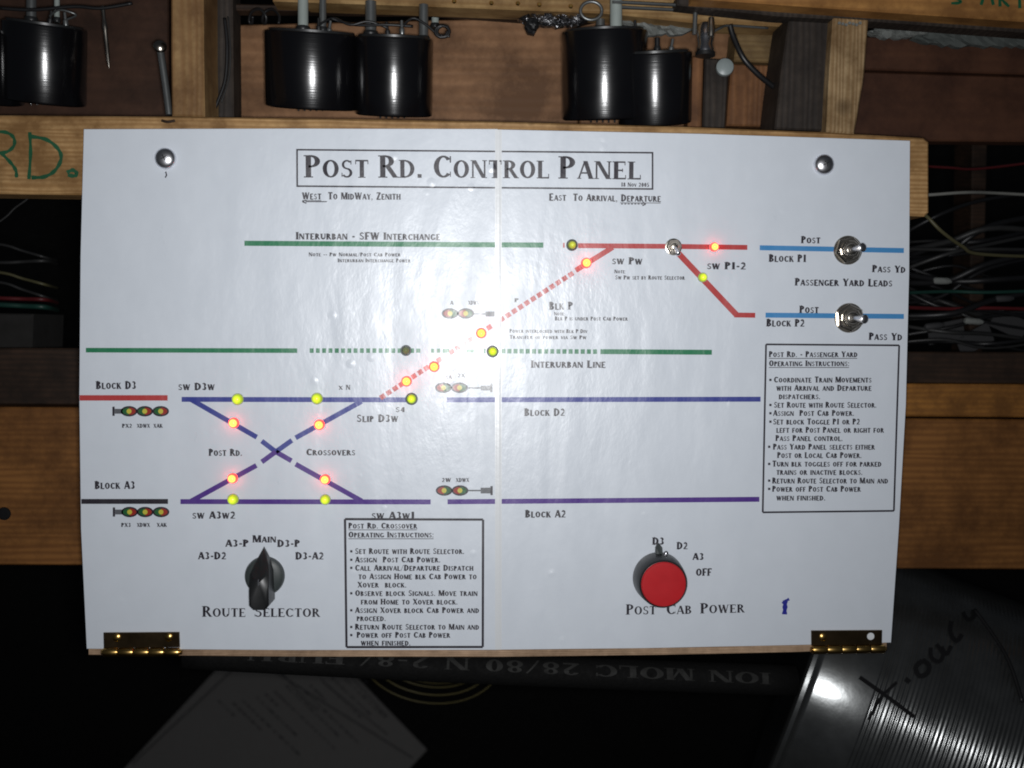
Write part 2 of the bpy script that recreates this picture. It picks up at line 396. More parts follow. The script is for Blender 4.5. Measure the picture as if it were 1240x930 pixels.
# ------------------------------------------------------------------ black cylinders with their rods
def can(cx, rpx, y0, y1, depth, label, rods, pins=True):
    c0 = P(cx, y0, depth-.004); c1 = P(cx, y1, depth+.006); r = rpx*mm(depth)
    root = empty('black_cylinder', (c1.x, c1.y, c1.z), label, 'cylinder', 'black cylinders above the panel')
    h = (c0-c1).length; ax = (c0-c1).normalized()
    obj('casing', lathe([(r*.93, 0), (r*.99, .0006), (r, .0016), (r, h-.0012), (r*.985, h-.0003), (r*.95, h)], c1, ax, 64), BLACKP, root, True)
    obj('top_cap', lathe([(r*.9, 0), (r*.9, .0012), (r*.3, .0016)], c0, ax, 32), BLACKK, root, True)
    for (rx, ry0, ry1, rw_, dd, m) in rods:
        a = P(rx, ry0, depth+dd); b = P(rx, ry1, depth+dd)
        obj('rod', lathe([(rw_/2*mm(depth), 0), (rw_/2*mm(depth), (a-b).length)], b, (a-b), 20), m, root, True)
        obj('rod_collar', lathe([(rw_*.62*mm(depth), 0), (rw_*.7*mm(depth), .0012), (rw_*.62*mm(depth), .0026)], b, (a-b), 16), BLACKK, root, True)
    if pins:
        for k in range(5):
            a = P(cx-16+k*7, y1-2, depth-r*.45); obj('pin', lathe([(.0006, 0), (.0005, .0024)], a, (0.05*(k-2), 0, -1), 8), BLACKK, root)
    return root
can(54, 46, 30, 124, .060, 'leftmost black glossy cylinder, cut by dark shade at upper left', [(38, -40, 27, 11, -.004, TUBED), (69, -40, 27, 6, -.010, TUBEG)])
can(-22, 46, 34, 122, .066, 'black cylinder cut by the left edge of the photo', [])
can(378, 55, 40, 131, .052, 'black glossy cylinder, left one of the pair in the centre', [(367, -40, 38, 12, -.012, TUBEG), (391, -40, 39, 8, -.016, TUBED)])
can(477, 46, 46, 140, .044, 'black glossy cylinder, right one of the pair in the centre', [(449, 2, 44, 13, -.006, TUBED), (513, 6, 50, 11, -.006, TUBED), (527, 8, 34, 9, .03, TUBEG)])
can(732, 51, 38, 145, .040, 'black glossy cylinder under the thick pale tube, left of its pair', [(727, -40, 38, 11, .012, TUBED), (746, -40, 41, 14, -.018, TUBEG)])
can(793, 44, 64, 150, .036, 'black glossy cylinder standing lowest, right of its pair', [(796, 46, 62, 6, -.010, WIREB)])

# clear terminal with stalk
tr = empty('terminal', P(854, 62, .02), 'clear glassy terminal on a thin metal stalk beside the lowest cylinder', 'terminal')
obj('stalk', lathe([(.0012, 0), (.0012, .030)], P(841, 42, .022), (0.02, 0, 1), 12), TUBED, tr, True)
obj('barrel', lathe([(.0045, 0), (.0048, .002), (.004, .004), (.0046, .008), (.004, .014), (.0028, .016)], P(854, 64, .026), (0, 0, 1), 20), CHROME, tr, True)
obj('collar', lathe([(.0054, 0), (.0054, .002), (.004, .0026)], P(854, 68, .026), (0, 0, 1), 20), WIREB, tr, True)
obj('screw_post', lathe([(.0018, 0), (.0022, .004), (.0014, .010)], P(861, 44, .020), (0, 0, 1), 12), STEEL, tr, True)
t = obj('round_plug', lathe([(.0046, 0), (.0052, .0012), (.0048, .003), (.003, .0038), (.0005, .004)], P(877, 83, .045), (-.1, -1, 0.1), 24), PALE, None, True); tag(t, 'pale round plastic plug left of the wood blocks', 'plug')

# hanging screws at the upper left
t = obj('hanging_screw', lathe([(.0002, 0), (.0009, .004), (.0012, .012), (.0011, .020), (.0017, .022), (.0013, .0245), (.0009, .028), (.0012, .034)], P(132, 82, .055), (P(125, 12, .055)-P(132, 82, .055)), 12), STEEL, None, True); tag(t, 'thin shiny screw hanging in front of the dark red board', 'screw')
sb = empty('long_bolt', P(205, 138, .035), 'long dark bolt with a round head left of the light pine post', 'bolt')
obj('shank', tube([P(205, 139, .035), P(200, 100, .035), P(194, 60, .035)], .0019, 12, 4), TUBED, sb, True)
obj('bolt_head', lathe([(.0018, 0), (.0034, .0005), (.0036, .0022), (.0026, .0036), (.001, .0042)], P(194, 59, .035), (P(193, 50, .030)-P(194, 60, .035)), 20), STEEL, sb, True)

# wires and odds and ends near the top
def cable(pts, r, m, label, group=None, seg=6, cat='wire'):
    o = obj('wire', tube(pts, r, seg), m, None, 'all'); return tag(o, label, cat, group)
cable([P(272, 22, .040), P(275, 55, .039), P(273, 95, .039), P(264, 122, .038), P(256, 141, .037)], .0010, WIREB, 'thin black wire curving down the dark stud')
cable([P(276, 20, .0415), P(279, 60, .0405), P(277, 95, .0405), P(268, 124, .0395)], .0004, WIREGY, 'hair thin grey wire beside the black one on the dark stud')
cable([P(884, 30, .03), P(888, 44, .03), P(900, 70, .028), P(918, 90, .03), P(938, 106, .034)], .0016, WIREB, 'thick black cable slanting across the tan wood block', None, 8, 'cable')
cur = [P(300+i*3.2+6*math.cos(i*1.25), 20+9*math.sin(i*1.25), .03+.004*math.sin(i)) for i in range(12)]
cable(cur, .0008, WIREB, 'curly black wire left of the thick grey tubes')
cur = [P(534+8*math.cos(i*.9)+i*.3, 38+7*math.sin(i*.9), .03) for i in range(14)]
cable(cur, .0009, WIREB, 'small knot of black wire right of the centre cylinders')
cable([P(716+13*math.cos(i*PI/6), 13+11*math.sin(i*PI/6), .028) for i in range(13)], .0009, TUBED, 'ring of stiff wire beside the thick pale tube')
cable([P(500, 32, .03), P(470, 30, .028), P(430, 30, .03), P(400, 22, .03)], .0008, WIREB, 'black wire behind the centre tubes')
cable([P(0, 10, .03), P(40, 12, .03), P(90, 8, .03), P(122, 10, .03), P(160, 4, .03)], .0009, WIREB, 'black wire across the upper left cylinder')
cable([P(862, 40, .022), P(872, 34, .024), P(884, 31, .03), P(930, 34, .034)], .0007, TUBED, 'grey lead from the clear terminal to the right')
def crumple(x0, x1, y0, y1, Y, amp, nx=26, nz=8, seed=1):
    rn = random.Random(seed); V, F = [], []
    for j in range(nz+1):
        for i in range(nx+1):
            u = i/nx; v = j/nz
            e = 1-abs(2*u-1)**4
            yy = y0+(y1-y0)*(v*e+(1-e)*.5)
            V.append(P(x0+(x1-x0)*u+rn.uniform(-1, 1), yy+rn.uniform(-1, 1)*(1 if 0 < j < nz else 2), Y+rn.uniform(-amp, amp)))
    for j in range(nz):
        for i in range(nx):
            a = j*(nx+1)+i; F.append((a, a+1, a+nx+2)); F.append((a, a+nx+2, a+nx+1))
    n = len(V); V += [v+Vector((0, .004, 0)) for v in V]; F2 = list(F)
    F += [tuple(k+n for k in reversed(f)) for f in F2]
    edge = [i for i in range(nx+1)]+[j*(nx+1)+nx for j in range(1, nz+1)]+[nz*(nx+1)+i for i in range(nx-1, -1, -1)]+[j*(nx+1) for j in range(nz-1, 0, -1)]
    for a, b in zip(edge, edge[1:]+edge[:1]): F.append((a, b, b+n, a+n))
    return V, F
for k, (x, y, dd) in enumerate(((386, 33, .034), (398, 36, .036), (470, 38, .030), (487, 36, .028), (60, 24, .045), (80, 26, .046), (770, 36, .026), (812, 58, .022))):
    lug = obj('terminal_lug', lathe([(.0011, 0), (.0014, .0008), (.0014, .0030), (.0008, .0036), (.0008, .0075)], P(x, y+6, dd), (.15*math.sin(k*2.), 0, 1), 10), TUBED if k % 2 else WIREB, None, True)
    tag(lug, ('first small dark lug on top of the left centre cylinder', 'small metal lug on top of the left centre cylinder, next to the dark one', 'small dark lug on top of the right centre cylinder', 'small metal lug on top of the right centre cylinder', 'small dark lug on the upper left cylinder',
        'small metal lug on the upper left cylinder', 'small dark lug behind the thick pale tube', 'small metal lug on the lowest cylinder')[k], 'lug')
cable([P(386, 30, .034), P(404, 22, .03), P(424, 30, .028), P(446, 26, .028), P(470, 34, .030)], .0007, WIREB, 'thin black wire joining the lugs of the centre cylinders')
cable([P(487, 32, .028), P(500, 22, .03), P(516, 30, .03), P(531, 42, .03), P(545, 44, .03)], .0007, WIREB, 'thin black wire from the right centre cylinder to the wire knot')
cable([P(60, 20, .045), P(72, 12, .04), P(92, 18, .042), P(80, 24, .046)], .0006, TUBED, 'thin bare wire looping over the upper left cylinder')
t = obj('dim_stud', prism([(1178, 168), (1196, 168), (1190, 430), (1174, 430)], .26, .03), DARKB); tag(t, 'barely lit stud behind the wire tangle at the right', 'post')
for k, (x, y) in enumerate(((1130, 340), (1205, 362), (1168, 388), (1120, 396))):
    o = obj('wire_splice', lathe([(.0014, 0), (.0022, .001), (.0022, .010), (.0012, .013)], P(x, y, .12), (1, .1, .3*math.sin(k*3.)), 10), TAGM if k % 2 else RAG, None, True)
    tag(o, ('pale splice cap high in the wire tangle near the panel', 'grey splice cap in the wire tangle near the right edge', 'pale splice cap above the umber board at the right', 'grey splice cap low in the wire tangle beside the panel')[k], 'splice')
t = obj('crumpled_foil', crumple(628, 712, 13, 33, .045, .003, 26, 7, 3), FOIL); tag(t, 'crumpled grey foil tucked under the tan rail', 'foil')
t = obj('grey_rag', crumple(750, 846, 19, 41, .050, .002, 20, 6, 4), RAG); tag(t, 'dirty grey rag behind the thick pale tube', 'rag')
t = obj('grey_rag', crumple(1052, 1130, 30, 46, .052, .002, 14, 4, 5), RAG); tag(t, 'grey rag tip beside the weathered post top', 'rag')
t = obj('cloth_strip', crumple(1105, 1300, 36, 56, .050, .0012, 30, 4, 6), simple('grey_green_cloth', (.075, .085, .08), .9, nz=.4)); tag(t, 'long grey green cloth strip along the top right boards', 'cloth')
t = obj('foil_drop', crumple(636, 652, 22, 41, .040, .001, 6, 6, 8), WIREB); tag(t, 'black tape end dangling below the crumpled foil', 'tape')

# wires in the dark at the right
cable([P(1100, 236, .05), P(1124, 236, .05), P(1170, 233, .06), P(1210, 234, .08), P(1300, 239, .10)], .0010, WIREW, 'single pale wire running right from the end of the pine plank')
cable([P(1100, 246, .045), P(1122, 262, .05), P(1140, 280, .05), P(1165, 298, .06), P(1190, 308, .07), P(1300, 312, .10)], .0011, WIREO, 'olive wire sagging right from below the pine plank')
cable([P(1100, 200, .15), P(1150, 203, .16), P(1190, 204, .17), P(1300, 190, .18)], .0009, WIRER, 'thin dark red wire above the pale wire')
cable([P(1090, 372, .10), P(1150, 374, .12), P(1200, 373, .12), P(1300, 376, .14)], .0013, WIRER, 'red wire low in the dark tangle right of the panel')
cable([P(1090, 355, .10), P(1150, 353, .12), P(1200, 354, .12), P(1300, 350, .14)], .0012, WIREG, 'green wire low in the dark tangle right of the panel')
for k in range(26):
    y = 285+random.random()*135; s = random.uniform(-70, 60); x0 = 1075+random.random()*20
    Y = random.uniform(.11, .22)
    pts = [P(x0, y+random.uniform(-5, 5), Y), P(x0+60, y+s*.35+random.uniform(-14, 14), Y+random.uniform(-.02, .02)), P(x0+120, y+s*.7+random.uniform(-14, 14), Y), P(x0+240, y+s+random.uniform(-10, 10), Y+.03)]
    o = cable(pts, random.choice((.0009, .0013, .002)), WIREGY if k % 3 == 0 else WIREB, 'dim wire in the dark tangle at the right of the panel', 'tangled wires right of the panel')
for i, (x, y, a) in enumerate(((1145, 402, .2), (1222, 392, -.4), (1180, 412, .5))):
    c = P(x, y, .17); ux = Vector((math.cos(a), 0, math.sin(a)))*.013; uz = Vector((-math.sin(a), 0, math.cos(a)))*.007
    o = obj('paper_tag', extr([c-ux-uz, c+ux-uz, c+ux*1.1+uz, c-ux*.9+uz], .001, .0002), TAGM)
    tag(o, ('dim grey tag low in the wire tangle, nearest the panel', 'dim grey tag in the wire tangle, nearest the right edge', 'dim grey tag in the middle of the wire tangle, on the umber board')[i], 'tag')
# wires in the dark at the left
for k, (m, y0, y1, r, lab) in enumerate(((WIREGY, 296, 312, .0009, 'upper faint grey wire in the dark left of the panel'), (WIREGY, 318, 316, .0012, 'faint grey wire just under the upper one left of the panel'),
        (WIREO, 330, 345, .0010, 'faint olive wire left of the panel'), (WIREGY, 342, 360, .0010, 'faint grey wire between the olive and red wires left of the panel'),
        (WIRER, 361, 363, .0014, 'dark red wire left of the panel'), (WIREG, 369, 372, .0018, 'dark green wire under the red one left of the panel'))):
    cable([P(-60, y0-3, .16), P(0, y0, .15), P(28, (y0+y1)/2, .15), P(56, y1, .15), P(70, y1+4, .19)], r, m, lab)
cable([P(-10, 275, .13), P(8, 262, .13), P(18, 252, .13), P(34, 240, .13), P(40, 228, .13)], .0006, WIREGY, 'hair thin grey wire rising to the pine plank at far left')
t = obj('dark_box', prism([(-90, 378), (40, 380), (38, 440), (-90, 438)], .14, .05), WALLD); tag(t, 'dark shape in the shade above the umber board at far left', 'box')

# ------------------------------------------------------------------ below the panel
cp = empty('conduit', P(500, 812, .035), 'black conduit with faded grey print running under the panel', 'pipe')
pa, pb = P(225, 791, .040), P(962, 824, .040); rr_ = 18.5*mm(.04)
obj('pipe_body', tube([pa.lerp(pb, k/10)+Vector((0, 0, -.0012*math.sin(k*PI/10))) for k in range(11)], rr_, 32, 2), PIPEM, cp, 'all')

# small-capital serif alphabet, drawn as strokes in a unit cell
TH, TN = .175, .075
def q4(a, b, c, d): return [a, b, c, d]
def vb(x, y0, y1, w): return [[(x-w/2, y0), (x+w/2, y0), (x+w/2, y1), (x-w/2, y1)]]
def hb(x0, x1, y, w=None):
    w = w or TN
    return [[(x0, y-w/2), (x1, y-w/2), (x1, y+w/2), (x0, y+w/2)]]
def st(x, y0=0., y1=1., w=None, top=True, bot=True):
    w = w or TH
    r = vb(x, y0, y1, w)
    if bot: r += hb(x-w/2-.08, x+w/2+.08, y0+.025, .05)
    if top: r += hb(x-w/2-.08, x+w/2+.08, y1-.025, .05)
    return r
def dg(x0, y0, x1, y1, w): return [[(x0-w/2, y0), (x0+w/2, y0), (x1+w/2, y1), (x1-w/2, y1)]]
def ar(cx, cy, rx, ry, a0, a1, W=None, T=None):
    W = W or TH; T = T or TN
    n = max(6, int(abs(a1-a0)/18)); out = []
    pt = lambda a, k: (cx+(rx-(W if k else 0))*math.cos(R(a)), cy+(ry-(T if k else 0))*math.sin(R(a)))
    for i in range(n):
        a = a0+(a1-a0)*i/n; b = a0+(a1-a0)*(i+1)/n
        out.append([pt(a, 0), pt(b, 0), pt(b, 1), pt(a, 1)])
    return out
def alphabet():
  return {
 'A': (.80, dg(.07, 0, .38, 1, TN)+dg(.70, 0, .40, 1, TH)+hb(.17, .6, .33)+hb(-.02, .2, .025, .05)+hb(.56, .84, .025, .05)),
 'B': (.72, st(.16)+ar(.30, .755, .32, .245, -90, 90)+ar(.30, .27, .38, .27, -90, 90)+hb(.16, .31, .965)+hb(.16, .31, .52)+hb(.16, .31, .037)),
 'C': (.80, ar(.43, .5, .42, .5, 42, 318)+vb(.73, .68, .97, .06)+vb(.73, .05, .28, .04)),
 'D': (.84, st(.16)+ar(.30, .5, .50, .5, -90, 90)+hb(.16, .31, .963)+hb(.16, .31, .037)),
 'E': (.70, st(.16)+hb(.16, .62, .963)+hb(.16, .5, .5)+hb(.16, .66, .037)+vb(.61, .78, .99, .045)+vb(.645, .01, .24, .045)+vb(.49, .4, .6, .045)),
 'F': (.66, st(.16)+hb(.16, .62, .963)+hb(.16, .5, .5)+vb(.61, .78, .99, .045)+vb(.49, .4, .6, .045)),
 'G': (.86, ar(.43, .5, .42, .5, 42, 318)+vb(.73, .7, .97, .05)+st(.70, .06, .42, bot=False)),
 'H': (.86, st(.16)+st(.68)+hb(.16, .68, .5)),
 'I': (.34, st(.16)), 'J': (.42, st(.24, .12, 1, bot=False)+ar(.10, .14, .225, .22, 270, 360)),
 'K': (.80, st(.16)+dg(.28, .46, .62, 1, TN)+dg(.68, 0, .36, .58, TH)+hb(.5, .74, .975, .05)+hb(.56, .82, .025, .05)),
 'L': (.66, st(.16)+hb(.16, .64, .037)+vb(.625, .01, .26, .045)),
 'M': (1.02, st(.10, w=TN)+dg(.50, .02, .18, 1, TH)+dg(.50, .02, .80, 1, TN)+st(.86)),
 'N': (.86, st(.10, w=TN)+dg(.70, 0, .16, 1, TH)+st(.74, w=TN)),
 'O': (.88, ar(.43, .5, .42, .5, 0, 360)),
 'P': (.68, st(.16)+ar(.30, .73, .35, .27, -90, 90)+hb(.16, .31, .963)+hb(.16, .31, .497)),
 'Q': (.88, ar(.43, .5, .42, .5, 0, 360)+dg(.72, -.2, .42, .06, TH)),
 'R': (.80, st(.16)+ar(.30, .74, .34, .26, -90, 90)+hb(.16, .31, .963)+hb(.16, .34, .517)+dg(.70, 0, .36, .52, TH)+hb(.6, .84, .025, .05)),
 'S': (.64, ar(.32, .735, .27, .265, 35, 270, .13)+ar(.31, .275, .29, .275, -150, 90, .15)+vb(.53, .74, .97, .045)+vb(.06, .04, .28, .045)),
 'T': (.76, st(.38, top=False)+hb(.04, .72, .963)+vb(.06, .76, .99, .045)+vb(.70, .76, .99, .045)),
 'U': (.86, st(.16, .3, 1, bot=False)+st(.72, .3, 1, TN, bot=False)+ar(.415, .34, .34, .34, 180, 360)),
 'V': (.80, dg(.42, 0, .12, 1, TH)+dg(.42, 0, .70, 1, TN)+hb(-.02, .28, .975, .05)+hb(.6, .82, .975, .05)),
 'W': (1.16, dg(.36, 0, .12, 1, TH)+dg(.36, 0, .58, 1, TN)+dg(.80, 0, .56, 1, TH)+dg(.80, 0, 1.04, 1, TN)+hb(-.02, .28, .975, .05)+hb(.94, 1.16, .975, .05)),
 'X': (.80, dg(.68, 0, .12, 1, TH)+dg(.10, 0, .66, 1, TN)+hb(0, .24, .975, .05)+hb(.54, .8, .025, .05)+hb(0, .2, .025, .05)+hb(.56, .78, .975, .05)),
 'Y': (.78, dg(.38, .46, .12, 1, TH)+dg(.40, .46, .68, 1, TN)+st(.39, 0, .5, top=False)+hb(0, .24, .975, .05)+hb(.58, .78, .975, .05)),
 'Z': (.74, hb(.06, .66, .963)+hb(.04, .68, .037)+dg(.14, .02, .58, .98, TH)+vb(.08, .78, .99, .045)+vb(.66, .01, .24, .045)),
 '0': (.66, ar(.31, .5, .30, .5, 0, 360, TH*.9)), '1': (.50, st(.26, top=False)+hb(.10, .2, .86)),
 '2': (.66, ar(.30, .71, .27, .29, -25, 165, TH*.8, TN)+dg(.12, .06, .50, .58, TH*.8)+hb(.04, .60, .06, .11)),
 '3': (.64, ar(.28, .745, .26, .255, -90, 150, TH*.85, TN)+ar(.28, .27, .29, .27, -150, 90, TH*.9, TN)),
 '4': (.66, st(.44, top=False)+dg(.06, .3, .44, 1, TN)+hb(.04, .62, .3)),
 '5': (.64, hb(.12, .56, .95, .1)+vb(.15, .5, .98, TN)+ar(.26, .31, .32, .31, -150, 95, TH*.9)),
 '6': (.66, ar(.32, .30, .29, .30, 0, 360, TH*.8)+ar(.46, .34, .44, .66, 100, 180, TH*.8)),
 '8': (.66, ar(.31, .74, .25, .26, 0, 360, TH*.7)+ar(.31, .27, .29, .27, 0, 360, TH*.8)),
 '-': (.44, hb(.06, .38, .40, TN+.03)), '.': (.26, vb(.12, 0, .17, .17)), ',': (.26, vb(.12, 0, .15, .15)+dg(.06, -.16, .16, .02, .08)),
 ':': (.26, vb(.12, 0, .15, .15)+vb(.12, .5, .65, .15)), '/': (.5, dg(.04, -.05, .44, 1.02, .08)), '*': (.5, vb(.2, .30, .62, .34)), ' ': (.42, []), "'": (.2, vb(.1, .8, 1, .1)), '?': (.5, hb(.1, .4, .5)),
}
TH, TN = .225, .09
G_REG = alphabet()
TH, TN = .30, .17
G_BOLD = alphabet()
def layout(s, cap=20):
    G = G_REG if cap > 10 else G_BOLD
    x = 0; out = []; lay = 0
    for ch in s:
        low = ch.islower(); k = .80 if low else 1.0
        wd, polys = G.get(ch.upper(), G[' '])
        for i, pl in enumerate(polys):
            out.append(([(x+px_*k, py_*k) for px_, py_ in pl], i % 14))
        x += wd*k+.06
    return out, max(x-.10, .1)
YP = -.0004          # face of the laminated sheets
def flat(polys, base=0):
    # polys: list of ([Vector world on panel plane], layer): stacked a few microns apart so none is coplanar
    V, F = [], []
    for pts, l in polys:
        n = len(V)
        V += [Vector((p.x, YP-.00005-(base+l)*.000004, p.z)) for p in pts]
        a = sum((pts[i].x*pts[(i+1) % len(pts)].z-pts[(i+1) % len(pts)].x*pts[i].z) for i in range(len(pts)))
        f = tuple(range(n, n+len(pts))); F.append(f if a > 0 else tuple(reversed(f)))
    return V, F
def text_polys(s, x0, y0, x1, y1, cap):
    A = P(x0, y0, YP); B = P(x1, y1, YP); u = (B-A); L = u.length; u.normalize(); v = Vector((-u.z, 0, u.x))
    ch = (P((x0+x1)/2, (y0+y1)/2-cap, YP)-P((x0+x1)/2, (y0+y1)/2, YP)).length
    gl, wd = layout(s, cap)
    return [([A+u*(px_*L/wd)+v*(py_*ch) for px_, py_ in pl], l) for pl, l in gl]
PANEL_C = P(600, 470, 0)
panel = empty('control_panel', Vector((PANEL_C.x, 0, P(600, 790, 0).z)), 'white laminated Post Rd. control panel with coloured track lines and knobs', 'control panel')
def text(s, x0, y0, x1, y1=None, cap=9, m=None, label=None):
    y1 = y0 if y1 is None else y1
    o = obj('lettering', flat(text_polys(s, x0, y0, x1, y1, cap), 30), m or INK, panel)
    o['label'] = 'printed words: '+s.replace('*', '').strip() if not label else label
    return o
def lpoly(x0, y0, x1, y1, w_, l=0):
    d = Vector((x1-x0, y1-y0)); d.normalize(); n = Vector((-d.y, d.x))*w_/2
    return ([P(x0+n.x, y0+n.y, YP), P(x1+n.x, y1+n.y, YP), P(x1-n.x, y1-n.y, YP), P(x0-n.x, y0-n.y, YP)], l)
def lines(name, segs, m, label=None, base=0):
    return obj(name, flat([lpoly(*s[:5], l=(i % 12)) for i, s in enumerate(segs)], base), m, panel, label=label)

# ------------------------------------------------------------------ the panel itself
OUT = [(101, 156), (350, 155.3), (603, 156), (850, 161.5), (1102.5, 170), (1101.5, 330), (1097.5, 490), (1089, 640), (1079.5, 778.5), (965, 781.5), (780, 785.3), (600, 787.3), (350, 787.5), (104.5, 786), (97.5, 640), (95.5, 480), (97, 310)]
obj('backing_board', prism(OUT, 0.0, .006), PBOARD, panel)
obj('bottom_batten', prism([(107, 770), (1074, 765), (1074, 785), (962, 789.8), (780, 793.5), (600, 795.6), (350, 795.2), (107, 793)], .0062, .0012), PBOARD, panel)
LS = [(101.5, 156.4), (350, 155.6), (602.6, 156.2), (602.6, 787.0), (350, 787.2), (105, 785.6), (98, 640), (96, 480), (97.5, 310)]
RS = [(604.2, 156.8), (850, 162), (1102, 170.4), (1101, 330), (1097, 490), (1088.5, 640), (1079, 778.1), (965, 781.1), (780, 784.9), (604.2, 786.8)]
for s, lb in ((LS, 'left half of the laminated sheet'), (RS, 'right half of the laminated sheet')):
    obj('laminated_sheet', extr([P(x, y, YP) for x, y in s], .0004, .0001), PAPER, panel, label=lb)
# raised edge where the two laminated sheets meet
CLEAR, nt, bs = mat('white_laminate_edge')
bs.inputs['Base Color'].default_value = (.76, .785, .81, 1); bs.inputs['Roughness'].default_value = .6
bs.inputs['Coat Weight'].default_value = 1; bs.inputs['Coat Roughness'].default_value = .30; bs.inputs['Coat IOR'].default_value = 1.8
nt.links.new(bump(nt, noise(nt, pos(nt), 300, 3), .3, .0002).outputs[0], bs.inputs['Coat Normal'])
V, F = [], []
ns = 60; na = 12
for j in range(ns+1):
    y = 157+(786.6-157)*j/ns
    for k in range(na+1):
        u = -1+2*k/na; p = P(603.5+4.0*u, y, YP); V.append(Vector((p.x, YP-.00009-.00012*.5*(1+math.cos(PI*u))*(1+.12*math.sin(j*.9)), p.z)))
for j in range(ns):
    for k in range(na): a = j*(na+1)+k; F.append((a, a+1, a+na+2, a+na+1))
obj('seam_edge', fixn(V, F), CLEAR, panel, 'all')

# title block
lines('printed_frame', [(359.5, 181.3, 790.4, 185, 2), (359.5, 225.4, 790.4, 228.9, 2), (359.7, 180.4, 359.9, 226.3, 2), (790.2, 184, 790.2, 229.8, 2)], INK)
for s, a, ya, b, yb in (('Post', 369, 215, 446, 215.4), ('Rd.', 459, 215.2, 511, 215.4), ('Control', 525, 215.3, 664, 216.2), ('Panel', 677, 216.3, 775, 217.4)): text(s, a, ya, b, yb, 27)
text('18 Nov 2005', 752, 226, 786, 226.5, 5)
text('West  To MidWay, Zenith', 366, 241.5, 485, 241.8, 8.5)
text('East  To Arrival, Departure', 665, 243, 800, 244.5, 8.5)
lines('printed_arrow', [(370, 244.2, 396, 244.2, 1.2), (366, 244.2, 371, 242.2, 1.4), (366, 244.2, 371, 246.2, 1.4)], INK, 'small arrow pointing left')
lines('printed_arrow', [(752+i*4, 247, 754.5+i*4, 247, 1.2) for i in range(7)]+[(782, 247, 778, 245, 1.6), (782, 247, 778, 249, 1.6)], INK, 'small dotted arrow pointing right')
lines('printed_rule', [(366, 242.9, 389, 242.9, .8), (751, 245.6, 800, 245.9, .8)], INK)
# interurban interchange
lines('track_line', [(296, 294.6, 658, 296.8, 6.2)], GREEN, 'upper green track line')
text('Interurban - SFW Interchange', 358.5, 290, 533, 290.8, 9)
text('Note -- Pw Normal/Post Cab Power', 374, 310.4, 485, 310.6, 4.6)
text('Interurban Interchange Power', 409, 317.6, 497, 317.8, 4.6)
# interurban line
dash = [(375+i*7.6, 424.6, 379.8+i*7.6, 424.6, 5.6) for i in range(17)]+[(504, 424.6, 509, 424.6, 5), (522, 424.7, 526, 424.7, 5), (529, 424.7, 533, 424.7, 5), (536, 424.8, 544, 424.8, 5), (556, 425, 562, 425, 5), (565, 425, 575, 425, 4), (586, 425, 588, 425, 6)]
dash += [(607+i*7.4, 425.2+i*.04, 612+i*7.4, 425.2+i*.04, 5.6) for i in range(16)]
lines('track_line', [(104, 424, 360, 424.6, 5.6)], GREEN, 'lower green track line, left part')
lines('dashed_track_line', dash, GREEN, 'green dashed track line')
lines('track_line', [(727, 425.8, 862, 426.6, 6)], GREEN, 'lower green track line, right part')
text('Interurban Line', 643, 445.4, 733, 445.4, cap=9)
# red P line
lines('track_line', [(700, 297.5, 808, 298.3, 6), (808, 298.3, 905, 299.6, 6), (742, 299.5, 697, 327.5, 6.4)], RED, 'red track line to the diagonal')
lines('track_line', [(682.8, 294, 682.8, 300, 2)], RED, 'short red tick')
sl = (483-300)/(459-741)
lines('dashed_track_line', [(x, 300+sl*(x-741), x-5.4, 300+sl*(x-5.4-741), 6.0) for x in [694-i*7.6 for i in range(31)] if not (577 < x < 589 or 597 < x < 606 or 536 < x < 544)], RED, 'red dashed diagonal track line')
lines('track_line', [(818, 303, 892, 381.4, 7.2), (889, 381.4, 914.5, 381.8, 6)], RED, 'red track line turning down to the right')
text('sw Pw', 741, 320, 777.5, 320.4, 8.6); text('Note:', 744, 331, 758, cap=4.4); text('Sw Pw set by Route Selector', 745, 338.4, 829, 338.8, 5)
text('Blk P', 665, 375, 693.5, cap=9.4); text('Note:', 671, 382, 684, cap=4.2); text('Blk P is under Post Cab Power', 672, 388, 760, 388.4, 4.8)
text('Power interlocked with Blk P Div', 617, 403, 711, 403.4, 4.6); text('Transfer of power via Sw Pw', 617, 410.4, 710, 410.8, 4.6)
text('P', 623, 366, 628, cap=5); text('N', 419, 463+9, 424, cap=6); text('x', 410, 472, 415, cap=6)
text('sw P1-2', 856, 326, 903, 326.4, 8.8)
# passenger yard leads
lines('track_line', [(920, 300, 1094.5, 303.4, 6)], SKY, 'upper light blue track line')
lines('track_line', [(927, 381.6, 1094.5, 383.2, 6)], SKY, 'lower light blue track line')
text('Post', 970, 294.6, 993, 294.8, 8.6); text('Block P1', 931, 317, 976, 317.4, 9); text('Pass Yd', 1056, 329.6, 1096, 330.4, 8.6)
text('Passenger Yard Leads', 962.5, 345.8, 1080, 347, 9)
text('Post', 968, 379, 991, 379.2, 8.8); text('Block P2', 928, 395.2, 974, 395.6, 9); text('Pass Yd', 1052, 411.6, 1092, 412.2, 8.8)
